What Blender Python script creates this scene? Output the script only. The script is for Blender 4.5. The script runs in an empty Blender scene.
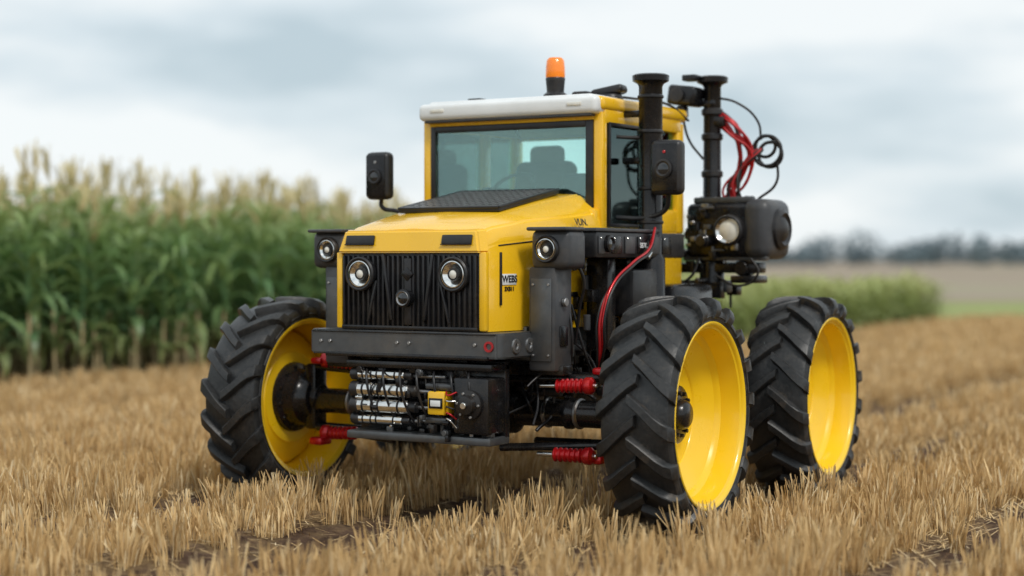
import bpy, bmesh, math, random
import numpy as np
from mathutils import Vector, Matrix, Euler, noise as mnoise
R=random.Random(7)
scene=bpy.context.scene
COL=scene.collection
# ------------------------------------------------------------------ materials
def newmat(name):
    m=bpy.data.materials.new(name); m.use_nodes=True
    nt=m.node_tree
    return m,nt,nt.nodes,nt.links,nt.nodes['Principled BSDF']
def ramp(nt,fac,stops):
    n=nt.nodes.new('ShaderNodeValToRGB')
    e=n.color_ramp.elements
    while len(e)<len(stops): e.new(0.5)
    for i,(p,c) in enumerate(stops):
        e[i].position=p; e[i].color=(*c,1)
    nt.links.new(fac,n.inputs[0]); return n.outputs[0]
def noi(nt,vec,scale,detail=5,rough=.55):
    n=nt.nodes.new('ShaderNodeTexNoise'); n.inputs['Scale'].default_value=scale
    n.inputs['Detail'].default_value=detail; n.inputs['Roughness'].default_value=rough
    if vec is not None: nt.links.new(vec,n.inputs['Vector'])
    return n.outputs['Fac']
def mixc(nt,fac,a,b,mode='MIX'):
    n=nt.nodes.new('ShaderNodeMix'); n.data_type='RGBA'; n.blend_type=mode
    for sock,v in ((n.inputs[0],fac),(n.inputs[6],a),(n.inputs[7],b)):
        if isinstance(v,(int,float)): sock.default_value=v
        elif isinstance(v,tuple): sock.default_value=(*v,1)
        else: nt.links.new(v,sock)
    return n.outputs[2]
def mth(nt,op,a,b2=None,clamp=False):
    n=nt.nodes.new('ShaderNodeMath'); n.operation=op; n.use_clamp=clamp
    for s,v in ((n.inputs[0],a),(n.inputs[1],b2)):
        if v is None: continue
        if isinstance(v,(int,float)): s.default_value=v
        else: nt.links.new(v,s)
    return n.outputs[0]
def bump(nt,h,bsdf,strength=.3,dist=.01):
    b=nt.nodes.new('ShaderNodeBump'); b.inputs['Strength'].default_value=strength
    b.inputs['Distance'].default_value=dist
    nt.links.new(h,b.inputs['Height']); nt.links.new(b.outputs[0],bsdf.inputs['Normal'])
def simple(name,col,rough=.5,metal=0,var=.25,scale=9,coat=0,bmp=0,dust=0,spec=.5,dirt=.35):
    m,nt,N,L,b=newmat(name)
    tc=N.new('ShaderNodeNewGeometry').outputs['Position']
    f=noi(nt,tc,scale)
    c=ramp(nt,f,[(.3,tuple(x*(1-var) for x in col)),(.7,tuple(min(1,x*(1+var*.6)) for x in col))])
    if dust:
        f2=noi(nt,tc,3.3,8,.7)
        d=ramp(nt,f2,[(.48,(0,0,0)),(.75,(dust,dust,dust))])
        c=mixc(nt,d,c,(.36,.27,.17))
        if dirt:
            sz=N.new('ShaderNodeSeparateXYZ'); L.new(tc,sz.inputs[0])
            low=mth(nt,'MULTIPLY',mth(nt,'SUBTRACT',1.1,sz.outputs[2]),.10)
            sp=mth(nt,'ADD',noi(nt,tc,22,6,.75),low)
            c=mixc(nt,ramp(nt,sp,[(.66,(0,0,0)),(.80,(dirt,)*3)]),c,(.20,.135,.08))
    L.new(c,b.inputs['Base Color'])
    b.inputs['Metallic'].default_value=metal
    f3=noi(nt,tc,scale*2.2,6,.7)
    mr=N.new('ShaderNodeMapRange'); L.new(f3,mr.inputs[0]); mr.inputs[1].default_value=.3; mr.inputs[2].default_value=.7
    mr.inputs[3].default_value=max(.03,rough*.75); mr.inputs[4].default_value=min(1,rough*1.3)
    L.new(mr.outputs[0],b.inputs['Roughness'])
    b.inputs['Coat Weight'].default_value=coat; b.inputs['Coat Roughness'].default_value=.07
    b.inputs['Specular IOR Level'].default_value=spec
    if bmp: bump(nt,noi(nt,tc,scale*6,5),b,bmp,.004)
    return m
YEL=simple('yellow_paint',(.94,.54,.014),.26,0,.04,3,.6,0,.05,.5,0)
YELR=simple('yellow_rim_paint',(.94,.60,.010),.32,0,.03,2,.4,0,.10,.5,0)
WHT=simple('white_paint',(.80,.82,.82),.35,0,.06,4,.3,0,.08,.5,0)
BLK=simple('black_plastic',(.014,.014,.016),.38,0,.3,12,0,.1,.10)
BLM=simple('black_metal',(.014,.014,.016),.25,.35,.3,10,.1,.08,.08)
GRY=simple('graphite_metal',(.10,.105,.11),.36,.5,.2,8,0,.1,.16)
DGR=simple('dark_gray_plastic',(.050,.052,.057),.42,0,.2,8,0,.15,.14)
MSH=simple('vent_mesh_metal',(.20,.20,.20),.35,.4,.15,8)
STL=simple('bright_steel',(.72,.72,.70),.18,1,.15,14)
ALU=simple('dull_aluminium',(.38,.38,.38),.36,.9,.25,14,0,0,.1)
RED=simple('red_anodised',(.52,.010,.014),.28,.35,.2,12,.3)
REDH=simple('red_hose',(.42,.015,.018),.42,0,.2,20)
ORG=simple('amber_lens',(.95,.25,.02),.25,0,.05,20,.5)
ORG.node_tree.nodes['Principled BSDF'].inputs['Emission Color'].default_value=(1,.22,.01,1)
ORG.node_tree.nodes['Principled BSDF'].inputs['Emission Strength'].default_value=.12
SEAT=simple('seat_fabric',(.055,.042,.035),.85,0,.3,20)
LENS=simple('lens_glass',(.01,.012,.015),.06,0,.1,5,.8)
REFL=simple('reflector',(.9,.9,.87),.12,1,.1,30)
WARM=simple('bulb_lens',(.80,.78,.70),.2,0,.1,30,.6)
m,nt,N,L,b=newmat('tyre_rubber'); TYR=m
tc=N.new('ShaderNodeTexCoord').outputs['Object']
f=noi(nt,tc,5,8,.65); f2=noi(nt,tc,40,4,.6)
c=ramp(nt,f,[(.44,(.011,.013,.015)),(.60,(.022,.023,.024)),(.80,(.12,.09,.06))])
c=mixc(nt,.22,c,ramp(nt,f2,[(.3,(.006,.006,.006)),(.75,(.09,.08,.07))]))
L.new(c,b.inputs['Base Color']); b.inputs['Roughness'].default_value=.42
bump(nt,f2,b,.35,.006)
def glassmat(name,tint,base):
    m=bpy.data.materials.new(name); m.use_nodes=True; nt=m.node_tree; N=nt.nodes; L=nt.links
    N.clear(); o=N.new('ShaderNodeOutputMaterial'); t=N.new('ShaderNodeBsdfTransparent'); g=N.new('ShaderNodeBsdfGlossy')
    t.inputs[0].default_value=(*tint,1); g.inputs[0].default_value=(.72,.95,.93,1); g.inputs['Roughness'].default_value=.03
    lw=N.new('ShaderNodeLayerWeight'); lw.inputs[0].default_value=.3
    mr=N.new('ShaderNodeMapRange'); L.new(lw.outputs['Fresnel'],mr.inputs[0]); mr.inputs[3].default_value=base; mr.inputs[4].default_value=1
    mx=N.new('ShaderNodeMixShader'); L.new(mr.outputs[0],mx.inputs[0]); L.new(t.outputs[0],mx.inputs[1]); L.new(g.outputs[0],mx.inputs[2])
    L.new(mx.outputs[0],o.inputs[0]); return m
GLS=glassmat('cab_glass',(.86,1.0,.98),.10)
GLS2=glassmat('cab_side_glass',(.90,1.0,.98),.06)
# ------------------------------------------------------------------ mesh helpers
def empty(name,loc=(0,0,0)):
    e=bpy.data.objects.new(name,None); e.location=loc; COL.objects.link(e); return e
def fin(bm,name,mat,parent=None,ang=42,loc=None):
    bmesh.ops.recalc_face_normals(bm,faces=bm.faces)
    for f in bm.faces: f.smooth=True
    a=math.radians(ang)
    for e in bm.edges:
        if len(e.link_faces)==2: e.smooth = e.calc_face_angle(0)<a
    me=bpy.data.meshes.new(name); bm.to_mesh(me); bm.free()
    if isinstance(mat,(list,tuple)):
        for k in mat: me.materials.append(k)
    else: me.materials.append(mat)
    o=bpy.data.objects.new(name,me); COL.objects.link(o)
    if parent: o.parent=parent
    if loc: o.location=loc
    return o
def abox(bm,c,s,bev=0,rot=None,seg=2,taper=None):
    b2=bmesh.new(); bmesh.ops.create_cube(b2,size=1)
    for v in b2.verts:
        v.co=Vector((v.co.x*s[0],v.co.y*s[1],v.co.z*s[2]))
        if taper and v.co.z>0: v.co.x*=taper[0]; v.co.y*=taper[1]
    if bev: bmesh.ops.bevel(b2,geom=b2.edges[:],offset=min(bev,min(s)*.45),segments=seg,affect='EDGES',profile=.5)
    M=Matrix.Translation(c)
    if rot is not None: M=M@Euler(rot).to_matrix().to_4x4()
    bmesh.ops.transform(b2,matrix=M,verts=b2.verts)
    t=bpy.data.meshes.new('t'); b2.to_mesh(t); b2.free(); bm.from_mesh(t); bpy.data.meshes.remove(t)
def box(name,c,s,mat,par,bev=.012,rot=None,taper=None):
    bm=bmesh.new(); abox(bm,c,s,bev,rot,2,taper); return fin(bm,name,mat,par)
def bx(name,x0,x1,y0,y1,z0,z1,mat,par,bev=.012):
    return box(name,((x0+x1)/2,(y0+y1)/2,(z0+z1)/2),(x1-x0,y1-y0,z1-z0),mat,par,bev)
def alathe(bm,prof,org,axis,seg=32):
    q=Vector((1,0,0)).rotation_difference(Vector(axis).normalized())
    rings=[]
    for a,r in prof:
        if r<1e-5: rings.append([bm.verts.new(q@Vector((a,0,0))+Vector(org))]); continue
        rings.append([bm.verts.new(q@Vector((a,r*math.cos(2*math.pi*i/seg),r*math.sin(2*math.pi*i/seg)))+Vector(org)) for i in range(seg)])
    for A,B in zip(rings,rings[1:]):
        for i in range(seg):
            j=(i+1)%seg
            if len(A)==1 and len(B)==1: continue
            if len(A)==1: bm.faces.new((A[0],B[i],B[j]))
            elif len(B)==1: bm.faces.new((A[i],A[j],B[0]))
            else: bm.faces.new((A[i],A[j],B[j],B[i]))
def lathe(name,prof,org,axis,mat,par,seg=32):
    bm=bmesh.new(); alathe(bm,prof,org,axis,seg); return fin(bm,name,mat,par)
def acyl(bm,p0,p1,r,seg=20,bev=.15):
    p0=Vector(p0);p1=Vector(p1);L=(p1-p0).length;b=min(r*bev,L*.3)
    alathe(bm,[(0,0),(0,r-b),(b,r),(L-b,r),(L,r-b),(L,0)],p0,p1-p0,seg)
def cyl(name,p0,p1,r,mat,par,seg=24,bev=.15):
    bm=bmesh.new(); acyl(bm,p0,p1,r,seg,bev); return fin(bm,name,mat,par)
def tube(name,pts,r,mat,par,cyc=False):
    c=bpy.data.curves.new(name,'CURVE'); c.dimensions='3D'; c.bevel_depth=r; c.bevel_resolution=3; c.resolution_u=10; c.use_fill_caps=True
    s=c.splines.new('BEZIER'); s.bezier_points.add(len(pts)-1); s.use_cyclic_u=cyc
    for p,q in zip(s.bezier_points,pts): p.co=q; p.handle_left_type='AUTO'; p.handle_right_type='AUTO'
    c.materials.append(mat); o=bpy.data.objects.new(name,c); COL.objects.link(o); o.parent=par; return o
def text(name,s,loc,size,rot,mat,par,ext=.001):
    c=bpy.data.curves.new(name,'FONT'); c.body=s; c.size=size; c.extrude=ext; c.align_x='CENTER'; c.align_y='CENTER'; c.offset=.0012
    c.materials.append(mat); o=bpy.data.objects.new(name,c); COL.objects.link(o); o.parent=par; o.location=loc; o.rotation_euler=rot; return o
# ================================================================== TRACTOR
T=empty('tractor')
def tyre_mesh():
    bm=bmesh.new()
    half=[(.205,.575),(.222,.60),(.236,.635),(.238,.665),(.222,.692),(.185,.708),(.10,.716),(0,.718)]
    prof=half+[(-a,r) for a,r in half[::-1][1:]]+[(-.15,.56),(.15,.56),(.205,.575)]
    alathe(bm,prof,(0,0,0),(1,0,0),96)
    n=18
    st=[(-.025,.770,-.02,.70),(.03,.770,.03,.70),(.09,.769,.09,.70),(.15,.766,.15,.69),(.20,.759,.19,.68),(.240,.739,.21,.67),(.260,.70,.22,.655),(.259,.665,.222,.64),(.246,.635,.222,.625)]
    th=[0,.05,.115,.185,.235,.27,.29,.305,.315]
    for side in (1,-1):
        for k in range(n):
            t0=2*math.pi*(k+(.5 if side<0 else 0))/n
            rings=[]
            for i,(xt,rt,xb,rb) in enumerate(st):
                w=.031+.014*min(1,i/5); wb=w+.014
                tt=t0-th[i]
                r=[]
                for (x,rr,d) in ((xb,rb,-wb),(xt,rt-.006,-w),(xt,rt,-w+.007),(xt,rt,w-.007),(xt,rt-.006,w),(xb,rb,wb)):
                    a=tt+d/.75
                    r.append(bm.verts.new((side*x,rr*math.sin(a),rr*math.cos(a))))
                rings.append(r)
            for A,B in zip(rings,rings[1:]):
                for i in range(5): bm.faces.new((A[i],A[i+1],B[i+1],B[i]))
            bm.faces.new(rings[0]); bm.faces.new(rings[-1][::-1])
    for s in (1,-1):
        for (x,r) in ((.229,.612),(.238,.642)):
            alathe(bm,[(s*x,r-.006),(s*(x+.005),r),(s*x,r+.006)],(0,0,0),(1,0,0),96)
    return bm
def rim_mesh():
    bm=bmesh.new()
    alathe(bm,[(-.212,.578),(-.226,.606),(-.234,.606),(-.232,.590),(-.215,.566),(-.16,.556),(-.08,.535),(0,.528),(.08,.535),(.16,.552),(.205,.562),(.212,.575),(.224,.580),(.234,.592),(.236,.602),(.226,.612),(.21,.585)],(0,0,0),(1,0,0),96)
    d=[(.085,.540),(.075,.525),(.06,.515),(.045,.505),(.01,.43),(-.03,.36),(-.036,.35),(-.045,.345),(-.05,.26),(-.035,.20),(-.02,.185),(-.02,.0)]
    alathe(bm,d,(0,0,0),(1,0,0),96)
    alathe(bm,[(a-.016,r) for a,r in d],(0,0,0),(1,0,0),96)
    return bm
def hub_mesh(rear=False):
    bm=bmesh.new()
    if not rear:
        alathe(bm,[(-.02,.19),(.0,.188),(.008,.17),(.014,.10),(.06,.09),(.075,.07),(.078,0)],(0,0,0),(1,0,0),40)
        for k in range(12):
            a=2*math.pi*k/12; acyl(bm,(-.0,.14*math.cos(a),.14*math.sin(a)),(.032,.14*math.cos(a),.14*math.sin(a)),.014,6)
    else:
        for k in range(8):
            a=2*math.pi*k/8; acyl(bm,(-.03,.12*math.cos(a),.12*math.sin(a)),(-.005,.12*math.cos(a),.12*math.sin(a)),.013,6)
    alathe(bm,[(-.06,.27),(-.10,.26),(-.12,.22),(-.20,.20),(-.22,.17),(-.29,.15),(-.30,.11),(-.34,.10),(-.34,0)],(0,0,0),(1,0,0),32)
    for k in range(12):
        a=2*math.pi*k/12; acyl(bm,(-.125,.235*math.cos(a),.235*math.sin(a)),(-.09,.235*math.cos(a),.235*math.sin(a)),.014,6)
    return bm
ty=fin(tyre_mesh(),'tyre',TYR,None,35); ri=fin(rim_mesh(),'rim',YELR,None,30); hu=fin(hub_mesh(),'hub',BLM,None); hr=fin(hub_mesh(True),'hub',BLM,None)
used=set()
for (x,y,st,nm,k) in ((1.75,-.07,2.5,'front_left',1.03),(-1.61,0,1,'front_right',1.0),(1.765,2.15,3,'rear_left',1.0),(-1.7,2.15,0,'rear_right',1.0)):
    e=empty('wheel_'+nm,(x,y,.735*k)); e.parent=T; e.scale=(k,k,k)
    e.rotation_euler=(0,0,math.radians(st)+(math.pi if x<0 else 0))
    for o in (ty,ri,hu if y<1 else hr):
        c=o if o.name not in used else bpy.data.objects.new(o.name,o.data)
        if c is not o: COL.objects.link(c)
        used.add(o.name)
        c.parent=e; c.rotation_euler=(R.uniform(0,1),0,0)
for y,nm in ((0,'front'),(2.15,'rear')):
    for s in (1,-1):
        lathe('%s_axle_half'%nm,[(0,.0),(0,.17),(.10,.16),(.14,.105),(.50,.095),(.52,.11),(.56,.11),(.58,.095),(1.15,.095)],(s*.35,y,.72),(s,0,0),BLM,T)
        for q in (.70,.95): cyl(nm+'_axle_collar',(s*q,y,.72),(s*(q+.035),y,.72),.108,ALU,T)
    lathe(nm+'_differential',[(-.4,0),(-.4,.15),(-.25,.26),(.25,.26),(.4,.15),(.4,0)],(0,y,.72),(1,0,0),BLM,T)
    for s in (1,-1):
        for z,dz in ((.98,.02),(.52,.04)):
            bm=bmesh.new(); acyl(bm,(s*.45,y-.22,z-dz),(s*1.28,y-.05,z),.028); acyl(bm,(s*.45,y+.28,z-dz),(s*1.28,y+.05,z),.028)
            fin(bm,nm+'_control_arm',BLM,T)
        box(nm+'_knuckle',(s*1.33,y,.75),(.11,.16,.50),BLM,T,.03)
def red_joint(p,d,L=.26,r=.05):
    p=Vector(p); d=Vector(d).normalized(); bm=bmesh.new(); pr=[(0,0),(0,r*.6)]
    n=6
    for i in range(n):
        a=L*(i+.15)/n; pr+= [(a,r*.75),(a+L*.25/n,r),(a+L*.5/n,r),(a+L*.72/n,r*.75)]
    pr+=[(L,r*.5),(L,0)]
    alathe(bm,pr,p,d,20)
    fin(bm,'red_damper_boot',RED,T); cyl('damper_rod',p-d*.12,p+d*(L+.10),r*.32,STL,T,14)
    lathe('red_joint_cap',[(0,0),(0,r*.9),(.02,r*1.2),(.06,r*1.2),(.08,r*.8),(.08,0)],p+d*L,d,RED,T,16)
red_joint((-.86,-.12,1.0),(-1,.1,.12)); red_joint((-.86,-.12,.50),(-1,.1,-.05))
red_joint((.92,-.26,.93),(1,.15,.02),.20); red_joint((.90,-.26,.46),(1,.1,.0),.22)
for s in(-1,1):
    box('red_bracket',(s*1.18,-.14,.43),(.12,.14,.06),RED,T,.02); box('red_bracket',(s*1.20,-.12,1.03),(.10,.12,.05),RED,T,.02)
bx('chassis_rail',.30,.42,-.6,2.75,.88,1.12,BLM,T); bx('chassis_rail',-.42,-.30,-.6,2.75,.88,1.12,BLM,T)
bx('engine_block',-.5,.5,-.50,1.0,.95,1.75,BLM,T,.04); bx('transmission',-.36,.36,.5,2.2,.62,1.3,BLM,T,.06)
bx('oil_pan',-.3,.3,-.5,.6,.62,.95,BLM,T,.06); bx('rear_frame',-.62,.72,2.05,2.6,1.1,1.6,BLM,T,.03)
for y in (-.35,.35,1.3,1.9): bx('cross_member',-.72,.78,y,y+.1,1.1,1.2,GRY,T)
def greeble(name,x0,x1,y0,y1,z0,z1,n,mats,seed,smin=.03,smax=.14):
    r=random.Random(seed); g={i:bmesh.new() for i in range(len(mats))}
    for k in range(n):
        i=r.choices(range(len(mats)),weights=[6]+[1.2]*(len(mats)-1))[0]
        c=Vector((r.uniform(x0,x1),r.uniform(y0,y1),r.uniform(z0,z1)))
        if r.random()<.5: abox(g[i],c,[r.uniform(smin,smax) for _ in range(3)],.006)
        else:
            d=r.choice([Vector((1,0,0)),Vector((0,1,0)),Vector((0,0,1))]); L=r.uniform(smin*1.5,smax*1.5); rr=r.uniform(smin*.3,smax*.35)
            acyl(g[i],c-d*L/2,c+d*L/2,rr,14)
            if r.random()<.6: acyl(g[i],c-d*L*.3,c-d*L*.15,rr*1.25,14)
    for i,bm in g.items(): fin(bm,name,mats[i],T)
greeble('engine_components',.5,.88,-.15,1.0,.80,1.78,150,[BLM,GRY,ALU,BLK,DGR],3,.03,.12)
greeble('engine_components',-.85,-.5,-.15,1.0,.85,1.75,40,[BLM,GRY,ALU],4)
greeble('driveline_components',.35,.9,.8,2.3,.75,1.45,60,[BLM,GRY,BLK],5)
greeble('rear_components',-.3,1.0,2.1,2.65,1.2,2.0,70,[BLM,GRY,BLK],6)
def hoses(x0,x1,y0,y1,z0,z1,n,mat,seed,r0=.009):
    r=random.Random(seed)
    for k in range(n):
        a=Vector((r.uniform(x0,x1),r.uniform(y0,y1),r.uniform((z0+z1)/2,z1)))
        b=Vector((r.uniform(x0,x1),a.y+r.uniform(-.35,.35),r.uniform(z0,(z0+z1)/2)))
        mid=(a+b)/2+Vector((r.uniform(0,.10),r.uniform(-.12,.12),-r.uniform(.0,.1)))
        tube('hose',[a,mid,b],r.choice([r0,r0*1.4]),mat,T)
hoses(.72,.95,-.15,.8,.8,1.7,22,BLK,11); hoses(.5,1.0,-.3,.1,.6,1.2,8,BLK,12); hoses(-.9,-.5,-.3,.3,.6,1.2,6,BLK,13)
# ---- underslung front equipment
bx('equipment_backplate',-.50,.70,-.56,-.50,.58,1.11,BLM,T)
bx('equipment_frame_lower',-.48,.70,-.76,-.5,.545,.60,GRY,T); bx('equipment_frame_upper',-.5,.70,-.74,-.5,1.04,1.09,BLM,T)
for k,(z,xx,r) in enumerate(((.99,-.02,.036),(.885,.02,.05),(.775,.02,.05),(.68,-.04,.032))):
    x0=-.42
    bm=bmesh.new(); acyl(bm,(x0,-.70,z),(xx,-.70,z),r,28)
    fin(bm,'accumulator_cylinder',STL,T)
    for q in (.12,.3,.42,.8): 
        xq=x0+(xx-x0)*q; cyl('cylinder_band',(xq,-.70,z),(xq+.018,-.70,z),r*1.12,BLM,T)
    cyl('cylinder_end',(x0-.05,-.70,z),(x0+.02,-.70,z),r*1.15,BLK,T); cyl('cylinder_end',(xx-.02,-.70,z),(xx+.06,-.70,z),r*.8,BLK,T)
    cyl('pipe',(xx,-.68,z),(.30,-.68,z),.014,ALU,T)
bx('valve_block',.42,.70,-.78,-.56,.62,1.0,BLM,T,.02)
lathe('pump_face',[(0,0),(0,.10),(.03,.10),(.04,.07),(.07,.06),(.08,.0)],(.56,-.78,.82),(0,-1,0),BLM,T)
cyl('pump_shaft',(.56,-.85,.82),(.56,-.88,.82),.022,STL,T)
for a in range(6): cyl('bolt',(.56+.083*math.cos(a),-.78,.82+.083*math.sin(a)),(.56+.083*math.cos(a),-.825,.82+.083*math.sin(a)),.01,ALU,T,6)
bx('solenoid_valve',.22,.36,-.79,-.64,.74,.90,YEL,T,.012); bx('solenoid_plate',.235,.345,-.797,-.79,.785,.855,BLM,T,.002); bx('warning_label',.25,.33,-.80,-.797,.80,.84,WHT,T,.001)
for z in (.70,.93): bx('clamp',.18,.40,-.76,-.62,z-.02,z+.02,GRY,T)
greeble('hydraulic_fittings',-.45,.42,-.74,-.6,.60,1.05,60,[BLM,ALU,GRY,STL],21,.02,.07)
greeble('hydraulic_fittings',.1,.70,-.80,-.62,.58,.72,18,[BLM,ALU,GRY],22,.02,.06)
for k in range(7):
    x=-.35+.14*k; tube('hydraulic_hose',[(x,-.68,1.05),(x+.05,-.77,.98),(x+.08,-.75,.80),(x+.12,-.68,.66)],.009,BLK,T)
for k in range(5): tube('wire',[(.36,-.77,.70+.05*k),(.40,-.81,.72+.04*k),(.45,-.78,.66+.06*k)],.006,[STL,RED,BLK][k%3],T)
# ---- bumper
bm=bmesh.new()
pts=[(-.83,-.70),(-.785,-.755),(.745,-.755),(.79,-.70),(.79,-.27),(-.83,-.27)]
lo=[bm.verts.new((x,y,1.128)) for x,y in pts]; hi=[bm.verts.new((x,y,1.30)) for x,y in pts]
bm.faces.new(lo[::-1]); bm.faces.new(hi)
for i in range(6): bm.faces.new((lo[i],lo[(i+1)%6],hi[(i+1)%6],hi[i]))
bmesh.ops.bevel(bm,geom=bm.edges[:],offset=.012,segments=2,affect='EDGES')
fin(bm,'bumper',GRY,T)
bx('bumper_lower_lip',-.66,.68,-.765,-.6,1.115,1.145,BLM,T,.006)
bx('bumper_edge_strip',-.78,.74,-.762,-.75,1.283,1.294,BLM,T,.003)
for x in (-.70,-.62,-.05,.05,.58): cyl('bumper_bolt',(x,-.75,1.22),(x,-.767,1.22),.013,ALU,T,6)
for y in (-.58,-.40):
    lathe('bumper_tow_eye',[(-.02,0),(-.0,.022),(.012,.024),(.012,.048),(0,.05),(-.03,.05)],(.79,y,1.21),(1,0,0),ALU,T)
lathe('bumper_tow_eye',[(0,.036),(.008,.036),(.008,.022),(-.01,.02),(-.01,0)],(.69,-.757,1.21),(0,-1,0),REDH,T)
# ---- hood
before=set(bpy.data.objects)
def loft(name,secs,mat):
    bm=bmesh.new(); rows=[]
    for (y,wt,zt,ws,zs,wm,zm,wb,zb) in secs:
        h=[(wb,zb),(wm,zm),(ws,zs),(wt,zt-.012)]
        p=[(-a,c) for a,c in h]+[(0,zt)]+[(a,c) for a,c in h[::-1]]
        rows.append([bm.verts.new((a,y,c)) for a,c in p])
    for A,B in zip(rows,rows[1:]):
        for i in range(len(A)-1): bm.faces.new((A[i],A[i+1],B[i+1],B[i]))
    bm.faces.new(rows[0]); bm.faces.new(rows[-1])
    bmesh.ops.recalc_face_normals(bm,faces=bm.faces)
    ed=[e for e in bm.edges if e.calc_face_angle(0)>.2]
    bmesh.ops.bevel(bm,geom=ed,offset=.016,segments=3,affect='EDGES')
    return fin(bm,name,mat,T,30)
loft('hood',[(-.74,.40,1.995,.545,1.965,.60,1.87,.60,1.305),(-.62,.42,2.055,.57,2.01,.625,1.90,.622,1.305),(-.25,.47,2.135,.625,2.06,.665,1.93,.66,1.305),(.2,.52,2.215,.69,2.10,.725,1.96,.715,1.305),(.64,.56,2.285,.735,2.14,.765,1.98,.755,1.305)],YEL)
bm=bmesh.new()
f=[(-.615,-.71,1.835),(-.585,-.80,1.835),(.585,-.80,1.835),(.615,-.71,1.835)]
g=[(-.585,-.69,2.0),(-.54,-.765,1.99),(.54,-.765,1.99),(.585,-.69,2.0)]
lo=[bm.verts.new(p) for p in f]; hi=[bm.verts.new(p) for p in g]
bm.faces.new(lo); bm.faces.new(hi[::-1])
for i in range(4): bm.faces.new((lo[i],lo[(i+1)%4],hi[(i+1)%4],hi[i]))
bmesh.ops.bevel(bm,geom=bm.edges[:],offset=.014,segments=3,affect='EDGES')
fin(bm,'hood_nose',YEL,T,30)
for s in (-1,1):
    box('hood_intake_slot',(s*.40,-.787,1.925),(.24,.02,.066),BLK,T,.008,(math.radians(-13),0,0))
    box('hood_intake_lip',(s*.40,-.80,1.893),(.25,.012,.008),BLM,T,.003)
    bx('grille_side_trim',s*.59-.025,s*.59+.025,-.775,-.72,1.31,1.84,YEL,T,.01)
sl_=math.atan(.178)
bm=bmesh.new()
abox(bm,(0,.14,2.211),(.86,.86,.03),.012,(sl_,0,0))
fin(bm,'hood_vent_panel',BLK,T)
bm=bmesh.new()
for i in range(10):
    y=-.23+i*.082; abox(bm,(0,y,2.2285+(y-.14)*.178),(.78,.018,.014),0,(sl_,0,0))
for i in range(14):
    x=-.39+i*.06; abox(bm,(x,.14,2.232),(.012,.80,.012),0,(sl_,0,0))
fin(bm,'hood_vent_mesh',MSH,T)
bm=bmesh.new()
for s in (-1,1): abox(bm,(s*.42,.14,2.230),(.03,.86,.02),.006,(sl_,0,0))
for y in (-.28,.555): abox(bm,(0,y,2.230+(y-.14)*.178),(.84,.03,.02),.006,(sl_,0,0))
fin(bm,'hood_vent_frame',BLK,T)
for s in(-1,1):
    box('hood_side_slit',(s*.632,-.60,1.66),(.014,.018,.36),BLK,T,.004,(0,0,math.radians(-s*6)))
    for k in range(3): box('hood_side_gill',(s*.675,-.06+.09*k,1.62-.03*k),(.012,.03,.34),BLK,T,.004,(math.radians(18),0,math.radians(-s*4)))
    for (y0,y1,xa,xb,za,zb) in ((-.62,-.25,.626,.666,1.885,1.915),(-.25,.2,.666,.725,1.915,1.945),(.2,.60,.725,.762,1.945,1.965)):
        tube('hood_seam',[(s*xa,y0,za),(s*(xa+xb)/2,(y0+y1)/2,(za+zb)/2),(s*xb,y1,zb)],.0045,BLK,T)
bx('grille_panel',-.565,.565,-.762,-.735,1.305,1.838,BLK,T,.006)
bm=bmesh.new()
for i in range(27):
    x=-.545+i*.0419
    abox(bm,(x,-.772,1.57),(.015,.03,.495),.005)
for s in (-1,1):
    abox(bm,(s*.17,-.785,1.60),(.025,.03,.46),.008,(0,math.radians(s*9),0)); abox(bm,(s*.30,-.782,1.50),(.02,.03,.30),.008,(0,math.radians(-s*14),0))
fin(bm,'grille_ribs',BLK,T)
bx('grille_lower_bar',-.56,.56,-.79,-.75,1.305,1.335,BLM,T,.006)
box('grille_center_mark',(0,-.792,1.69),(.075,.02,.075),BLM,T,.02,(0,math.radians(45),0))
bx('grille_center_post',-.03,.03,-.795,-.76,1.34,1.80,BLK,T,.01)
lathe('front_camera',[(-.02,0),(-.02,.055),(.02,.062),(.05,.062),(.055,.05),(.045,.035),(.035,.0)],(0,-.80,1.525),(0,-1,0),BLM,T)
lathe('front_camera_ring',[(.051,.052),(.058,.048),(.05,.036)],(0,-.80,1.525),(0,-1,0),ALU,T)
lathe('front_camera_lens',[(.0,.045),(.015,.03),(.02,0)],(0,-.845,1.525),(0,-1,0),LENS,T)
def round_light(p,d,r):
    lathe('headlight_housing',[(-.05,r*.9),(.0,r*1.12),(.03,r*1.12),(.04,r*1.02),(.035,r*.9),(.01,r*.88)],p,d,BLK,T,40)
    lathe('headlight_ring',[(.015,r*.9),(.034,r*.86),(.036,r*.80),(.015,r*.74)],p,d,STL,T,40)
    lathe('headlight_reflector',[(.028,r*.80),(.012,r*.6),(.0,r*.45),(-.005,0)],p,d,REFL,T,32)
    lathe('headlight_projector',[(0,r*.40),(.028,r*.38),(.03,r*.3),(.02,r*.28)],p,d,BLK,T,32)
    lathe('headlight_lens',[(.015,r*.36),(.028,r*.25),(.034,0)],p,d,WARM,T,24)
for s in (-1,1): round_light((s*.385,-.79,1.69),(0,-1,0),.107)
box('badge_plate',(.638,-.50,1.655),(.006,.16,.075),WHT,T,.002,(0,0,math.radians(-5.5)))
text('badge_text','WEBS',(.6435,-.50,1.656),.066,(math.radians(90),0,math.radians(84.5)),BLK,T)
text('badge_small_text','3XB11',(.640,-.50,1.59),.040,(math.radians(90),0,math.radians(84.5)),BLK,T)
text('hood_text','VUN.',(.757,.30,2.055),.070,(math.radians(76),0,math.radians(86)),BLK,T)
for o in set(bpy.data.objects)-before: o.location=Vector(o.location)+Vector((.022,.055,0))
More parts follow.
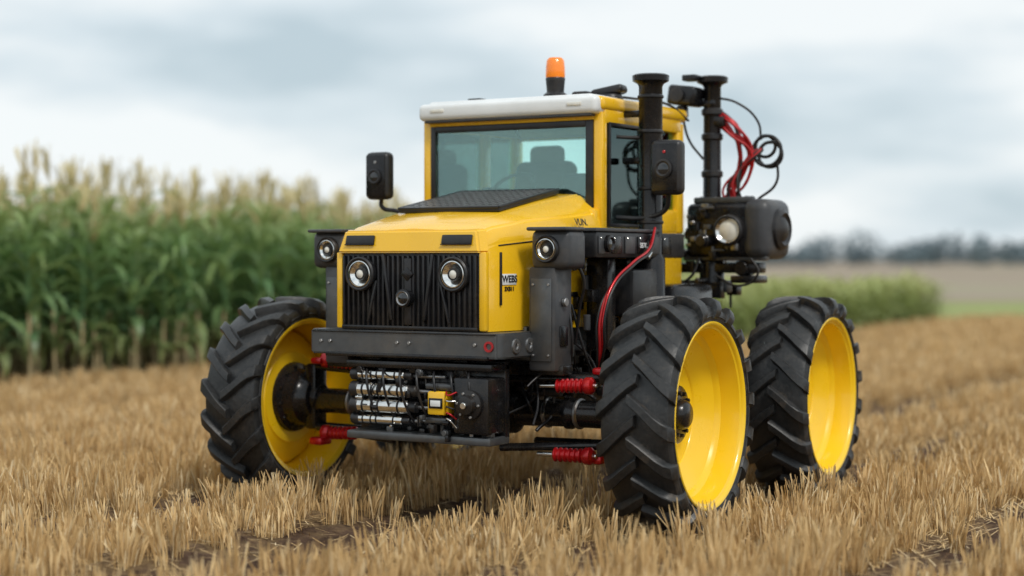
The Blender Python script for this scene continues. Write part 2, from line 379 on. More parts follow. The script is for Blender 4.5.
bx('hood_side_skirt',.60,.70,-.28,.6,1.2,1.33,GRY,T)
bx('grille_backing',-.56,.56,-.68,-.60,1.2,1.4,BLK,T)
# ---- pods
for s in (-1,1):
    bm=bmesh.new(); abox(bm,(s*.93,-.24,1.86),(.30,.27,.27),.05,None,3); fin(bm,'light_pod',DGR,T)
    bx('light_pod_visor',s*.93-.155,s*.93+.155,-.42,-.14,1.985,2.01,DGR,T,.012)
    round_light((s*.92,-.375,1.86),(0,-1,0),.083)
    bx('light_column',s*.865-.105,s*.865+.105,-.36,-.12,1.03,1.74,DGR,T,.02)
    bx('column_cover',s*.865-.08,s*.865+.08,-.372,-.36,1.10,1.66,GRY,T,.004)
    for z in (1.14,1.62):
        for xx in (-.06,.06): cyl('column_bolt',(s*.865+xx,-.37,z),(s*.865+xx,-.382,z),.009,ALU,T,6)
    bx('column_bracket',s*.82-.18,s*.82+.18,-.3,-.16,1.0,1.07,BLM,T)
tube('pod_cable',[(.98,-.12,1.8),(1.02,-.05,1.65),(.96,.0,1.45),(.9,.05,1.2)],.012,BLK,T)
bx('column_latch',.965,.985,-.30,-.2,1.2,1.34,BLM,T); cyl('column_knob',(.97,-.25,1.5),(1.0,-.25,1.5),.03,ALU,T)
# ---- side deck
bx('side_deck',.80,1.08,.02,1.45,1.80,1.985,BLK,T,.02)
bx('side_deck_top',.79,1.09,0,1.0,1.985,2.01,DGR,T,.006)
for k in range(6):
    y=.12+.2*k; bx('deck_panel',1.08,1.09,y-.075,y+.075,1.83,1.955,[DGR,BLM][k%2],T,.004)
    cyl('deck_screw',(1.088,y-.05,1.94),(1.096,y-.05,1.94),.008,STL,T,6)
lathe('deck_camera',[(0,0),(0,.06),(.03,.06),(.035,.045),(.02,.03),(.02,0)],(1.09,.17,1.9),(1,0,0),BLM,T); lathe('deck_camera_lens',[(.022,.04),(.03,0)],(1.09,.17,1.9),(1,0,0),LENS,T)
bx('deck_support',.82,1.0,.35,.47,1.15,1.8,BLM,T); bx('deck_support',.82,1.0,.95,1.1,1.1,1.8,BLM,T)
bx('battery_box',.80,1.10,.55,.95,1.38,1.72,BLK,T,.03); bx('side_step',.80,1.15,1.3,1.75,1.15,1.20,GRY,T); bx('side_tank',.78,1.12,1.2,1.9,1.25,1.60,BLM,T,.05)
text('deck_text','SB7K',(1.0925,.72,1.89),.05,(math.radians(90),0,math.radians(90)),WHT,T,.0005)
for dx,mm,dz in ((0,REDH,0),(.022,RED,.03),(-.02,BLK,-.02),(.035,BLK,.015)):
    tube('hydraulic_hose_red',[(1.10+dx*.3,.88,1.99+dz),(1.13+dx,.70,1.84+dz),(1.14+dx,.42,1.74+dz),(1.10+dx,.18,1.58+dz),(1.08+dx,.08,1.38),(1.06+dx,.11,1.15+dz),(1.0,.2,1.0)],.010,mm,T)
for k in range(3): cyl('hose_fitting',(1.12+.01*k,.80-.03*k,1.90-.03*k),(1.125+.01*k,.74-.03*k,1.86-.03*k),.018,STL,T,8)
# ---- stack + mirrors
lathe('exhaust_stack',[(0,0),(0,.11),(.5,.11),(.54,.088),(1.78,.088),(1.80,.098),(1.82,.135),(1.86,.138),(1.87,.12),(1.86,.06),(1.75,.05)],(1.0,1.02,1.29),(0,0,1),BLM,T,36)
for z in (2.05,2.3,2.72,2.98): cyl('stack_clamp',(1.0,1.02,z),(1.0,1.02,z+.03),.098,BLK,T,32)
bx('stack_bracket',.77,.95,1.0,1.06,2.5,2.55,BLM,T); bx('stack_bracket',.77,.95,1.0,1.06,2.85,2.9,BLM,T)
def mirror(x,y,z,w,h,s):
    bm=bmesh.new(); abox(bm,(x,y,z),(w,.12,h),.045,None,4); fin(bm,'mirror_housing',BLK,T)
    bm=bmesh.new(); abox(bm,(x,y-.058,z),(w*.8,.012,h*.86),.005,None,2); fin(bm,'mirror_face',BLM,T)
    lathe('mirror_camera',[(0,.0),(0,w*.28),(.02,w*.28),(.024,w*.22),(.012,w*.15),(.012,0)],(x,y-.064,z-.01),(0,-1,0),BLK,T); lathe('mirror_lens',[(.014,w*.2),(.024,0)],(x,y-.064,z-.01),(0,-1,0),LENS,T)
    cyl('mirror_sensor',(x,y-.06,z+h*.28),(x,y-.07,z+h*.28),.012,RED if s>0 else ALU,T)
mirror(1.2,.9,2.46,.25,.40,1); mirror(-1.1,.52,2.44,.22,.37,-1)
tube('mirror_arm',[(1.2,.92,2.28),(1.16,.95,2.16),(1.0,.95,2.10),(.78,.90,2.1)],.018,BLK,T); tube('mirror_arm',[(1.2,.95,2.6),(1.1,1.0,2.66),(.78,.9,2.7)],.014,BLK,T)
tube('mirror_arm',[(-1.1,.54,2.27),(-1.10,.55,2.20),(-1.0,.58,2.17),(-.74,.62,2.12)],.017,BLK,T)
# ---- cab
bx('cab_lower_body',-.775,.775,.665,2.05,1.32,2.03,YEL,T,.025)
def beam(n,x0,x1,y0,y1,z0,z1): return bx(n,x0,x1,y0,y1,z0,z1,YEL,T,.014)
for s in (-1,1):
    a,b_=(.71,.785) if s>0 else (-.785,-.71)
    beam('cab_a_pillar',a,b_,.66,.745,2.0,2.87); beam('cab_c_pillar',a,b_,1.93,2.055,2.0,2.87); beam('cab_b_pillar',a,b_,1.42,1.54,2.0,2.87)
    beam('cab_side_header',a-.002,b_+.002,.70,2.0,2.79,2.90)
    beam('cab_rear_quarter',a+.003,b_-.003,1.5,1.97,2.0,2.18)
    g=.742*s
    bx('side_glass',g-.004,g+.004,.74,1.42,2.03,2.80,GLS2,T,0); bx('rear_quarter_glass',g-.004,g+.004,1.54,1.93,2.18,2.80,GLS2,T,0)
    xo=.787*s
    for (y0,y1,z0,z1) in ((.765,.79,2.03,2.80),(1.39,1.415,2.03,2.80),(.79,1.39,2.03,2.055),(.79,1.39,2.775,2.80)):
        bx('door_seal',xo-.006-.02*(s>0),xo+.006+.02*(s<0),y0,y1,z0,z1,BLK,T,.004)
    for y in (.73,1.46): bx('door_gap',xo-.014,xo-.006 if s>0 else xo+.014,y,y+.008,1.36,2.0,BLK,T,0)
    bx('door_handle',xo-.01,xo+.02,1.28,1.40,1.86,1.90,BLK,T,.008)
beam('cab_front_header',-.72,.72,.655,.72,2.81,2.90); beam('cab_rear_header',-.72,.72,1.99,2.05,2.78,2.9); beam('cab_cowl',-.76,.76,.60,.70,1.98,2.16)
bx('windshield',-.705,.705,.672,.680,2.14,2.81,GLS,T,0); bx('rear_glass',-.71,.71,2.0,2.006,2.03,2.80,GLS2,T,0)
for (x0,x1,z0,z1) in ((-.712,-.67,2.14,2.812),(.65,.712,2.14,2.812),(-.67,.65,2.765,2.812),(-.67,.65,2.14,2.20)): bx('windshield_frame',x0,x1,.652,.672,z0,z1,BLK,T,.004)
tube('rear_view_bracket',[(0,.70,2.80),(.0,.80,2.72)],.012,BLK,T)
bx('roof_liner',-.70,.70,.75,1.98,2.80,2.83,DGR,T); bx('cab_floor',-.70,.70,.70,2.0,2.033,2.045,BLK,T,.002)
bm=bmesh.new(); abox(bm,(0,1.37,2.935),(1.60,1.46,.105),.035,None,3); fin(bm,'cab_roof',YEL,T)
bm=bmesh.new(); abox(bm,(0,.665,2.92),(1.56,.19,.13),.04,None,4); abox(bm,(0,1.15,2.975),(1.44,1.05,.06),.028,None,3); fin(bm,'roof_cap',WHT,T)
bx('roof_visor_lip',-.73,.73,.59,.66,2.838,2.855,DGR,T,.006)
for x in (-.6,.6): bx('roof_marker_lamp',x-.06,x+.06,.563,.572,2.915,2.94,WARM,T,.003)
sx0=-.22
bm=bmesh.new(); abox(bm,(sx0,1.35,2.20),(.58,.55,.22),.08,None,4); abox(bm,(sx0,1.58,2.40),(.54,.17,.36),.08,(math.radians(-8),0,0),4); abox(bm,(sx0,1.61,2.62),(.30,.12,.17),.055,None,4)
abox(bm,(sx0-.32,1.35,2.33),(.08,.38,.07),.03); abox(bm,(sx0+.32,1.35,2.33),(.08,.38,.07),.03); fin(bm,'driver_seat',SEAT,T)
bx('dashboard',-.42,.30,.76,.94,2.04,2.26,BLK,T,.05); cyl('steering_column',(sx0,.9,2.15),(sx0,1.06,2.30),.03,BLK,T)
o=tube('steering_wheel',[(sx0+.18*math.cos(a),1.08+.12*math.sin(a),2.34+.12*math.sin(a)) for a in [i*math.pi/4 for i in range(8)]],.014,BLK,T,True)
bx('control_monitor',.30,.50,.95,1.0,2.22,2.44,BLK,T,.012); cyl('monitor_post',(.40,.98,2.05),(.40,.98,2.24),.014,BLK,T); bx('cab_console',.35,.64,1.1,1.7,2.04,2.30,DGR,T,.03)
tube('cab_grab_rail',[(.2,1.94,2.1),(.25,1.90,2.4),(.45,1.94,2.7)],.014,BLK,T); tube('cab_grab_rail',[(.3,1.94,2.1),(.38,1.9,2.5),(.62,1.94,2.7)],.012,BLK,T)
bx('rear_window_bar',-.02,.02,1.97,1.995,2.05,2.80,BLK,T,.004)
# ---- roof items
lathe('beacon_base',[(0,0),(0,.09),(.03,.09),(.05,.065),(.13,.072),(.15,.075),(.16,.07),(.16,0)],(.285,.85,3.0),(0,0,1),BLK,T)
lathe('beacon_lens',[(0,.07),(.01,.074),(.08,.072),(.13,.066),(.15,.05),(.155,0)],(.285,.85,3.158),(0,0,1),ORG,T)
lathe('roof_sensor',[(0,0),(0,.10),(.03,.10),(.05,.085),(.06,0)],(.62,1.1,2.985),(0,0,1),BLK,T)
bm=bmesh.new(); abox(bm,(.60,1.12,3.06),(.26,.16,.07),.03,(0,math.radians(-10),math.radians(10)),3); abox(bm,(.46,.95,3.03),(.14,.1,.05),.02); fin(bm,'roof_antenna_pod',BLK,T)
bx('roof_small_sensor',-.42,-.30,.72,.82,2.995,3.025,BLK,T,.01)
tube('roof_cable',[(.55,1.0,3.03),(.7,1.3,3.02),(.78,1.8,3.0),(.8,2.1,2.9)],.010,BLK,T)
# ---- rear mast, devices
lathe('rear_mast',[(0,0),(0,.10),(.3,.10),(.33,.075),(1.60,.07),(1.62,.08),(1.64,.125),(1.68,.128),(1.69,.11),(1.685,0)],(.90,2.34,1.58),(0,0,1),BLM,T,32)
for z in (2.45,2.75,2.95): cyl('mast_collar',(.9,2.34,z),(.9,2.34,z+.06),.088,BLK,T)
bm=bmesh.new(); abox(bm,(.72,2.22,3.11),(.24,.22,.16),.03,(0,math.radians(8),0),3); abox(bm,(.86,2.3,3.05),(.18,.06,.05),.01); abox(bm,(.78,2.2,3.25),(.12,.12,.05),.01); abox(bm,(.70,2.2,2.98),(.08,.1,.1),.02); fin(bm,'mast_camera',BLM,T)
lathe('mast_camera_lens',[(0,.06),(.03,.06),(.035,.04),(.025,0)],(.70,2.11,3.11),(0,-1,0),BLK,T)
bx('mast_arm',.86,1.02,2.28,2.40,2.86,2.94,BLM,T)
tube('mast_cable',[(.92,2.34,3.1),(1.10,2.38,3.05),(1.25,2.45,2.90),(1.28,2.45,2.75)],.010,BLK,T)
tube('mast_cable',[(.70,2.2,2.95),(.74,2.25,2.75),(.84,2.3,2.6)],.010,BLK,T)
tube('mast_cable',[(.95,2.34,3.0),(1.05,2.36,2.92),(1.12,2.4,2.7),(1.1,2.4,2.3)],.012,BLK,T)
r=random.Random(5)
for k in range(11):
    j=lambda a:r.uniform(-a,a)
    tube('red_hose',[(.92+j(.03),2.35,2.98+j(.08)),(1.05+j(.03),2.36+j(.05),2.86+j(.06)),(1.17+j(.06),2.40,2.66+j(.05)),(1.12+j(.06),2.42,2.44+j(.05)),(1.0+j(.07),2.4,2.25)],.010+.003*r.random(),REDH if k%3 else RED,T)
for k in range(4):
    tube('red_hose',[(1.0+.05*k,2.36,2.26),(1.0+.04*k,2.34,2.36+.02*k),(1.14,2.38,2.52),(1.24+.02*k,2.42,2.66),(1.29,2.45,2.68)],.010,[REDH,BLK,REDH,BLK][k],T)
for k,(cx,cz,rr) in enumerate(((1.33,2.66,.12),(1.35,2.63,.10),(1.30,2.70,.085))):
    tube('cable_coil',[(cx+rr*math.cos(a),2.45+.02*k,cz+rr*math.sin(a)) for a in [i*math.pi/4 for i in range(8)]],.014,BLK,T,True)
tube('cable_coil_tail',[(1.42,2.45,2.58),(1.40,2.47,2.4),(1.25,2.45,2.27)],.011,BLK,T)
bm=bmesh.new(); abox(bm,(1.03,2.42,2.02),(.60,.45,.44),.05,None,3); fin(bm,'sensor_box',BLM,T)
bm=bmesh.new(); abox(bm,(1.34,2.42,2.03),(.24,.50,.48),.09,None,4); fin(bm,'sensor_end_cap',DGR,T)
bx('sensor_box_top_rail',.78,1.3,2.24,2.30,2.24,2.29,GRY,T); bx('sensor_box_lower_rail',.70,1.42,2.22,2.3,1.78,1.83,GRY,T)
lathe('sensor_lamp',[(0,.0),(.0,.13),(.05,.125),(.06,.11),(.04,.10)],(1.12,2.20,2.02),(0,-1,0),BLK,T,36); lathe('sensor_lamp_ring',[(.03,.105),(.058,.10),(.04,.08)],(1.12,2.20,2.02),(0,-1,0),STL,T,36); lathe('sensor_lamp_glass',[(.035,.085),(.05,.05),(.055,0)],(1.12,2.20,2.02),(0,-1,0),WARM,T)
lathe('sensor_dome',[(0,.17),(.03,.165),(.05,.13),(.03,.10),(.05,.07),(.07,0)],(1.455,2.42,2.03),(1,0,0),BLK,T,36)
greeble('sensor_box_fittings',.74,1.25,2.17,2.24,1.82,2.25,30,[BLM,GRY,ALU],31,.02,.07)
greeble('sensor_box_fittings',.75,1.3,2.25,2.55,2.22,2.30,18,[BLM,BLK,GRY],32,.03,.09)
bx('sensor_arm',.5,1.35,2.26,2.40,1.68,1.76,BLM,T,.015); bx('sensor_arm_lower',.4,1.05,2.30,2.42,1.52,1.62,GRY,T,.015); cyl('sensor_arm_pivot',(1.2,2.22,1.72),(1.2,2.44,1.72),.06,BLM,T)
bx('sensor_foot',1.12,1.34,2.2,2.45,1.60,1.66,BLM,T)
tube('sensor_cable',[(.85,2.2,1.8),(.8,2.15,1.65),(.65,2.15,1.6),(.6,2.2,1.8)],.012,BLK,T); tube('sensor_cable',[(1.3,2.2,1.8),(1.36,2.2,1.68),(1.2,2.2,1.58),(1.0,2.2,1.66)],.010,BLK,T)
# ================================================================== GROUND
def fwd(x,y):
    dx,dy=x-6.70,y+10.46
    return dx*.857+dy*.515, -dx*.515+dy*.857
P=1.85
def axis(lo,hi,step,far,g=1.18):
    a=list(np.arange(lo,hi,step)); s=step; v=hi
    while v<far: a.append(v); s*=g; v+=s
    a.append(far); s=step; v=lo-step
    while v>-far: a.insert(0,v); s*=g; v-=s
    a.insert(0,-far); return np.array(a)
xs=axis(-12,12,.10,3000); ys=axis(-9,22,.13,3000)
def gh(x,y):
    if abs(x)>32 or abs(y)>70: return 0
    d=abs(((x/P)+.5)%1-.5)*P
    if abs(x-.12)<.95: d=max(0,abs(x-.12)-.15)
    wide=.36 if abs(x)<.9 else .24
    h=-.06*math.exp(-(d/wide)**2)
    if abs(x)<15 and -12<y<26:
        h+=.030*mnoise.noise((x*1.1,y*1.1,0))+.038*mnoise.noise((x*4,y*4,3))+.030*mnoise.noise((x*9,y*9,5))
    return h
V=[(x,y,gh(x,y)) for y in ys for x in xs]; nx=len(xs)
F=[(j*nx+i,j*nx+i+1,(j+1)*nx+i+1,(j+1)*nx+i) for j in range(len(ys)-1) for i in range(nx-1)]
me=bpy.data.meshes.new('ground'); me.from_pydata(V,[],F); me.polygons.foreach_set('use_smooth',[True]*len(F))
g=bpy.data.objects.new('ground',me); COL.objects.link(g)
m,nt,N,L,b=newmat('stubble_soil')
pos=N.new('ShaderNodeNewGeometry').outputs['Position']
sx=N.new('ShaderNodeSeparateXYZ'); L.new(pos,sx.inputs[0])
fr=mth(nt,'MULTIPLY',mth(nt,'ABSOLUTE',mth(nt,'SUBTRACT',mth(nt,'FRACT',mth(nt,'ADD',mth(nt,'DIVIDE',sx.outputs[0],P),.5)),.5)),2.5)
ctr=mth(nt,'MULTIPLY',mth(nt,'ABSOLUTE',mth(nt,'SUBTRACT',sx.outputs[0],.12)),.80)
fr=mth(nt,'MINIMUM',fr,ctr)
soil=ramp(nt,noi(nt,pos,7,8,.7),[(.3,(.055,.032,.021)),(.7,(.165,.10,.066))])
straw=ramp(nt,noi(nt,pos,25,6,.7),[(.3,(.20,.13,.065)),(.7,(.50,.34,.165))])
nf=noi(nt,pos,3,6,.7)
fac=mth(nt,'ADD',fr,mth(nt,'MULTIPLY',mth(nt,'SUBTRACT',nf,.5),2.0))
fr2=ramp(nt,fac,[(.26,(0,0,0)),(.80,(1,1,1))])
c=mixc(nt,fr2,soil,straw)
L.new(c,b.inputs['Base Color']); b.inputs['Roughness'].default_value=.95; b.inputs['Specular IOR Level'].default_value=.15
bump(nt,noi(nt,pos,18,8,.7),b,1.0,.05)
me.materials.append(m)
def sheet(name,poly,z,mat):
    me=bpy.data.meshes.new(name); me.from_pydata([(x,y,z) for x,y in poly],[],[tuple(range(len(poly)))]); me.materials.append(mat)
    o=bpy.data.objects.new(name,me); COL.objects.link(o)
def w(Xc,Zc): return (6.70+.857*Xc-.515*Zc, -10.46+.515*Xc+.857*Zc)
def fieldmat(name,stops,sc):
    m,nt,N,L,b=newmat(name); pos=N.new('ShaderNodeNewGeometry').outputs['Position']
    mp=N.new('ShaderNodeMapping'); L.new(pos,mp.inputs[0]); mp.inputs['Rotation'].default_value=(0,0,math.radians(-31)); mp.inputs['Scale'].default_value=(.25,1,1)
    L.new(ramp(nt,noi(nt,mp.outputs[0],sc,6,.65),stops),b.inputs['Base Color']); b.inputs['Roughness'].default_value=1; b.inputs['Specular IOR Level'].default_value=.1; return m
sheet('ploughed_field',[w(-400,70),w(600,70),w(1600,2400),w(-1600,2400)],.04,fieldmat('ploughed_soil',[(.35,(.25,.19,.15)),(.5,(.33,.265,.21)),(.66,(.30,.31,.19))],.035))
sheet('grass_strip',[w(-60,50),w(120,48),w(160,70),w(-60,70)],.03,fieldmat('grass',[(.3,(.20,.25,.09)),(.7,(.36,.37,.16))],.4))
# ================================================================== STUBBLE
STM,nt,N,L,b=newmat('dry_straw')
pos=N.new('ShaderNodeNewGeometry').outputs['Position']; oi=N.new('ShaderNodeNewGeometry')
c=ramp(nt,oi.outputs['Random Per Island'],[(0,(.38,.23,.09)),(.35,(.62,.41,.18)),(.75,(.75,.545,.275)),(1,(.80,.665,.43))])
c=mixc(nt,ramp(nt,noi(nt,pos,.9,4),[(.35,(.0,.0,.0)),(.7,(.5,.5,.5))]),c,(.55,.365,.16))
L.new(c,b.inputs['Base Color']); b.inputs['Roughness'].default_value=.55; b.inputs['Specular IOR Level'].default_value=.35
def patch(seed,kind):
    r=np.random.default_rng(seed); V=[];F=[]
    W=P;Ly=2.0; tufts=[]; far=kind=='far'; kw=1.9 if far else 1
    rows=7
    bl={'near0':.66,'near1':.36,'far':.26}.get(kind,.17); br=.24 if far else .17
    for i in range(rows):
        x0=-W/2+(i+.5)*W/rows
        for j in range(13):
            x=x0+r.normal(0,.024); y=-Ly/2+(j+r.random())*Ly/13
            dl=x+W/2; dr=W/2-x
            s=1
            if dl<bl:
                if r.random()<.90: continue
                s=.7
            if dr<br:
                if r.random()<.76: continue
                s=.7
            if r.random()<.10: continue
            tufts.append((x,y,s*r.uniform(.7,1.38)))
            if r.random()<.45: tufts.append((x+r.normal(0,.06),y+r.normal(0,.05),s*r.uniform(.35,.75)))
    for (x,y,s) in tufts:
        k=int(r.integers(24,38)*min(1.2,s+.2))//(3 if far else 1)
        lx,ly=r.normal(0,.11),r.normal(0,.11)
        for q in range(k):
            a=r.uniform(0,2*math.pi); lean=abs(r.normal(0,.22)); h=s*r.uniform(.08,.22)
            px=x+r.normal(0,.027); py=y+r.normal(0,.030)
            dx,dy=math.cos(a)*lean+lx,math.sin(a)*lean+ly
            fa=r.uniform(0,math.pi); ux,uy=math.cos(fa)*kw,math.sin(fa)*kw
            ear=r.random()<.55
            lv=((0,.0028,0),(.55,.0032,.55),(.74,.0080 if ear else .0028,.8),(1,.0024,1.25))
            b0=len(V)
            for (t,wd,bd) in lv:
                cx=px+dx*h*bd; cy=py+dy*h*bd; cz=-.06+(h+.06)*t
                V.append((cx-ux*wd,cy-uy*wd,cz)); V.append((cx+ux*wd,cy+uy*wd,cz))
            for t in range(3): F.append((b0+2*t,b0+2*t+1,b0+2*t+3,b0+2*t+2))
    for q in range(240 if far else 950):
        x=r.uniform(-W/2,W/2); dl=x+W/2; dr=W/2-x
        if (dl<bl or dr<.15) and r.random()<.78: continue
        y=r.uniform(-1,1); a=r.uniform(0,math.pi); l=r.uniform(.04,.16); z=r.uniform(-.03,.03); z2=z+r.uniform(-.01,.04)
        ux,uy=math.cos(a),math.sin(a); b0=len(V); wd=.0033*kw
        V+= [(x-uy*wd,y+ux*wd,z),(x+uy*wd,y-ux*wd,z),(x+ux*l+uy*wd,y+uy*l-ux*wd,z2),(x+ux*l-uy*wd,y+uy*l+ux*wd,z2)]; F.append((b0,b0+1,b0+2,b0+3))
    me=bpy.data.meshes.new('stubble_patch_'+kind); me.from_pydata(V,[],F); me.materials.append(STM); return me
P0=[patch(i,'near0') for i in range(5)]; P1=[patch(10+i,'near1') for i in range(4)]; PB=[patch(20+i,'mid') for i in range(7)]; PF=[patch(40+i,'far') for i in range(5)]
ST=empty('wheat_stubble')
for n in range(-30,60):
    for mm in range(-8,70):
        cx=(n+.5)*P; cy=mm*2.0
        X,Z=fwd(cx,cy)
        if Z<5.5 or Z>78 or abs(X)>.31*Z+4.5: continue
        if cx<-10.3: continue
        if 16<cy<36 and cx<-7.6: continue
        if Z>49 and X>-60: continue
        if n==0: me=R.choice(P0); flip=False
        elif n==-1: me=R.choice(P1); flip=True
        else: me=R.choice(PF if Z>28 else PB); flip=R.random()<.5
        o=bpy.data.objects.new('stubble_patch',me); COL.objects.link(o); o.parent=ST
        o.location=(cx,cy,0); o.rotation_euler=(0,0,math.pi if flip else 0); o.scale=(1,1,R.uniform(.9,1.25))
# ================================================================== CORN
def leafmat(name,stops,tr=.3,mixcol=(.20,.27,.08)):
    m,nt,N,L,b=newmat(name)
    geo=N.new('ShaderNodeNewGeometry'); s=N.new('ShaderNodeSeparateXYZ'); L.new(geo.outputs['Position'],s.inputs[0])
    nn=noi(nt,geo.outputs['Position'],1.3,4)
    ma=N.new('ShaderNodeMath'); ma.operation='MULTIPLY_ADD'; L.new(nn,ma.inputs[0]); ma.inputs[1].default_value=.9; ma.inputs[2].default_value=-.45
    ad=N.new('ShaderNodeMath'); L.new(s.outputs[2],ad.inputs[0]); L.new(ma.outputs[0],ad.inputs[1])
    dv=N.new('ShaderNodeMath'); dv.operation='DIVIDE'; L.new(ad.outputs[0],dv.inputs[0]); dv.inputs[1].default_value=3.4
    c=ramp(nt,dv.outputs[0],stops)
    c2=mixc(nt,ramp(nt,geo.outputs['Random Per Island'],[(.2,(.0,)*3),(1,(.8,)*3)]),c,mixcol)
    L.new(c2,b.inputs['Base Color']); b.inputs['Roughness'].default_value=.38; b.inputs['Specular IOR Level'].default_value=.6
    tl=N.new('ShaderNodeBsdfTranslucent'); L.new(c2,tl.inputs[0]); mx=N.new('ShaderNodeMixShader'); mx.inputs[0].default_value=tr
    L.new(b.outputs[0],mx.inputs[1]); L.new(tl.outputs[0],mx.inputs[2]); L.new(mx.outputs[0],N['Material Output'].inputs[0])
    return m
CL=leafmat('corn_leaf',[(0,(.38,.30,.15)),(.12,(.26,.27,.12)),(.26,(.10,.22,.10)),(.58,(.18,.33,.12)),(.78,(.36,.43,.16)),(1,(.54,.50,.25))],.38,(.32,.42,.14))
CT=simple('corn_tassel',(.62,.53,.28),.8,0,.2,3)
LC=leafmat('young_crop_leaf',[(0,(.20,.25,.08)),(.2,(.28,.36,.11)),(.36,(.50,.52,.20)),(1,(.60,.56,.28))],.3,(.42,.48,.17))
def plant(V,F,MI,r,x,y,H,tassel=True,nl=12,sc=1.0):
    lx,ly=r.normal(0,.03),r.normal(0,.03)
    def ax(z): return (x+lx*z,y+ly*z)
    b0=len(V); k=5
    lv=[0,.35*H,.7*H,.9*H]
    for i,z in enumerate(lv):
        rr=.024*sc*(1-.6*z/H); a=ax(z)
        for q in range(k): V.append((a[0]+rr*math.cos(q*6.283/k),a[1]+rr*math.sin(q*6.283/k),z))
    for i in range(3):
        for q in range(k): F.append((b0+i*k+q,b0+i*k+(q+1)%k,b0+(i+1)*k+(q+1)%k,b0+(i+1)*k+q)); MI.append(2 if i==0 and tassel else 0)
    az=r.uniform(0,6.28)
    for i in range(nl):
        z0=H*(.16+.70*i/nl)+r.normal(0,.03); az+=math.pi+r.normal(0,.5)
        Ln=sc*r.uniform(.75,1.2)*(1-.35*abs(i/nl-.5)); wd=sc*r.uniform(.05,.08)
        el=r.uniform(.8,1.35); a0=ax(z0); px,py,pz=a0[0],a0[1],z0
        dr=r.uniform(.28,.52) if i>2 else .6
        b0=len(V); n=6; ca,sa=math.cos(az),math.sin(az)
        for t in range(n+1):
            ww=wd*[.45,.9,1,.95,.75,.45,.05][t]
            V+= [(px-sa*ww,py+ca*ww,pz+.25*ww),(px,py,pz-.15*ww),(px+sa*ww,py-ca*ww,pz+.25*ww)]
            px+=ca*math.cos(el)*Ln/n; py+=sa*math.cos(el)*Ln/n; pz+=math.sin(el)*Ln/n; el-=dr
        for t in range(n):
            for q in (0,1): F.append((b0+3*t+q,b0+3*t+q+1,b0+3*t+q+4,b0+3*t+q+3)); MI.append(0)
    if tassel:
        a=ax(.9*H)
        for i in range(11):
            an=r.uniform(0,6.28); l=r.uniform(.25,.45)*sc; sp=(.0 if i==0 else r.uniform(.15,.6)); wd=.013*sc
            b0=len(V); z=.9*H
            for t in (0,.5,1):
                q=(a[0]+math.cos(an)*sp*l*t, a[1]+math.sin(an)*sp*l*t, z+l*t*(1.1-.3*t*sp)+.05)
                V.append((q[0]-wd*math.sin(an),q[1]+wd*math.cos(an),q[2])); V.append((q[0]+wd*math.sin(an),q[1]-wd*math.cos(an),q[2]+.01))
            F+=[(b0,b0+1,b0+3,b0+2),(b0+2,b0+3,b0+5,b0+4)]; MI+=[1,1]
def segment(name,seed,H,n,L_,mats,**k):
    r=np.random.default_rng(seed); V=[];F=[];MI=[]
    for i in range(n): plant(V,F,MI,r,r.normal(0,.10),-L_/2+(i+.5)*L_/n+r.normal(0,.06),H*r.uniform(.84,1.12),**k)
    me=bpy.data.meshes.new(name); me.from_pydata(V,[],F); [me.materials.append(q) for q in mats]
    me.polygons.foreach_set('material_index',MI); me.polygons.foreach_set('use_smooth',[True]*len(F)); return me
STK=simple('corn_stalk',(.50,.40,.22),.7,0,.25,4)
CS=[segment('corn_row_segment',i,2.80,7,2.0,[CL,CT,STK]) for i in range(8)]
CF=empty('corn_field')
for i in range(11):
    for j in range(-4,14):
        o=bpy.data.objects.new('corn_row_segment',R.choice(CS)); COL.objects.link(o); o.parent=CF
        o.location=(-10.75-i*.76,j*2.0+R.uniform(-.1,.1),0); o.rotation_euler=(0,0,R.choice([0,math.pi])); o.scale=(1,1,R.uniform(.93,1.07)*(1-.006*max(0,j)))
LS=[segment('crop_row_segment',50+i,1.22,12,2.0,[LC,CT],tassel=False,nl=9,sc=.62) for i in range(4)]
LF=empty('young_crop_field')
for i in range(26):
    for j in range(10):
        y=17+j*2.0
        o=bpy.data.objects.new('crop_row_segment',R.choice(LS)); COL.objects.link(o); o.parent=LF
        o.location=(-7.5-i*.5,y,0); o.rotation_euler=(0,0,R.choice([0,math.pi])); o.scale=(1,1,R.uniform(.9,1.1)*(1.1 if j<6 else 1.03))
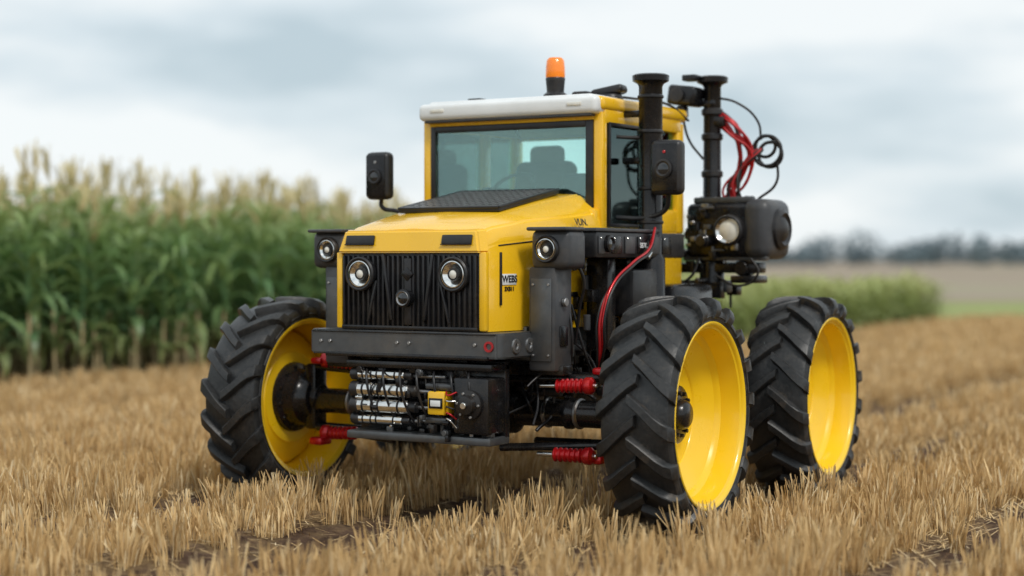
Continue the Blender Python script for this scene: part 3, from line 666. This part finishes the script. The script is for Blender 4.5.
# ================================================================== DISTANT TREES
m,nt,N,L,b=newmat('haze_tinted_foliage'); pos=N.new('ShaderNodeNewGeometry')
L.new(ramp(nt,pos.outputs['Random Per Island'],[(0,(.14,.19,.22)),(1,(.22,.28,.30))]),b.inputs['Base Color']); b.inputs['Roughness'].default_value=1  # blue-grey distance haze painted into the tree base colour, no volume
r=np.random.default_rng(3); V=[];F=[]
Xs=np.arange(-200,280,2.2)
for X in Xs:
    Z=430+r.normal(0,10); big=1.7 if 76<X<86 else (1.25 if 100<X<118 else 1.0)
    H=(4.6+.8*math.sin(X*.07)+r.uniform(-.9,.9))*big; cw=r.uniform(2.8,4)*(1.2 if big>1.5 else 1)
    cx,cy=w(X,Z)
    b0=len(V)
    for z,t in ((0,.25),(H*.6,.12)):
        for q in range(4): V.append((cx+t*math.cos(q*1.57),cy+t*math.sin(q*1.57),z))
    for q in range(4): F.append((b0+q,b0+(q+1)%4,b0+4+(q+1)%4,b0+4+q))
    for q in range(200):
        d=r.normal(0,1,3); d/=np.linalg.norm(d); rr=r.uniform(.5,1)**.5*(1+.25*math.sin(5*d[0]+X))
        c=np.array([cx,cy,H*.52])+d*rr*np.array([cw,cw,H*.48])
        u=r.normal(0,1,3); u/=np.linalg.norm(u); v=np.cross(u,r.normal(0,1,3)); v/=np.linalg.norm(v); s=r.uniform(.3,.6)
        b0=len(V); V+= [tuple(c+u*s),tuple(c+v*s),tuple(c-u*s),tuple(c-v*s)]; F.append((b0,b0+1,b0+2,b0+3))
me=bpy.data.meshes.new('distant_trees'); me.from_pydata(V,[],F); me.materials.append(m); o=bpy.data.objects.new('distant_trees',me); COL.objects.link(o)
# ================================================================== WORLD
W=bpy.data.worlds.new('World'); scene.world=W; W.use_nodes=True; nt=W.node_tree; N=nt.nodes; L=nt.links
bg=N['Background']; bg.inputs[1].default_value=.1
EL=math.radians(50)
sd=Vector((.85,-.52,0)).normalized()*math.cos(EL)+Vector((0,0,math.sin(EL)))
sky=N.new('ShaderNodeTexSky'); sky.sky_type='NISHITA'; sky.sun_disc=False; sky.sun_elevation=EL; sky.sun_rotation=math.atan2(sd.x,sd.y)
tc=N.new('ShaderNodeTexCoord'); mp=N.new('ShaderNodeMapping'); L.new(tc.outputs['Generated'],mp.inputs[0]); mp.inputs['Scale'].default_value=(2.0,2.0,7.5); mp.inputs['Location'].default_value=(.3,.2,.15)
nf=noi(nt,mp.outputs[0],1.6,6,.50)
cl=ramp(nt,nf,[(.38,(.53,.64,.70)),(.47,(.71,.80,.85)),(.57,(.93,.97,.98))])
sc=N.new('ShaderNodeVectorMath'); sc.operation='SCALE'; L.new(cl,sc.inputs[0]); sc.inputs[3].default_value=10.2
L.new(mixc(nt,.93,sky.outputs[0],sc.outputs[0]),bg.inputs[0])
sl=bpy.data.lights.new('sun','SUN'); sl.energy=1.8; sl.angle=math.radians(10); sl.color=(1,.955,.89)
so=bpy.data.objects.new('sun',sl); COL.objects.link(so); so.rotation_euler=(-sd).to_track_quat('-Z','Y').to_euler()
# ================================================================== CAMERA
cd=bpy.data.cameras.new('camera'); co=bpy.data.objects.new('camera',cd); COL.objects.link(co)
co.location=(6.70,-10.46,1.8); d=Vector((-.515,.857,-.0174))
co.rotation_euler=d.to_track_quat('-Z','Y').to_euler()
cd.sensor_width=36; cd.lens=60.5; cd.clip_end=6000; cd.clip_start=.1
cd.dof.use_dof=True; cd.dof.focus_distance=11.6; cd.dof.aperture_fstop=.6
scene.camera=co
scene.view_settings.view_transform='Standard'; scene.view_settings.look='None'; scene.view_settings.exposure=0
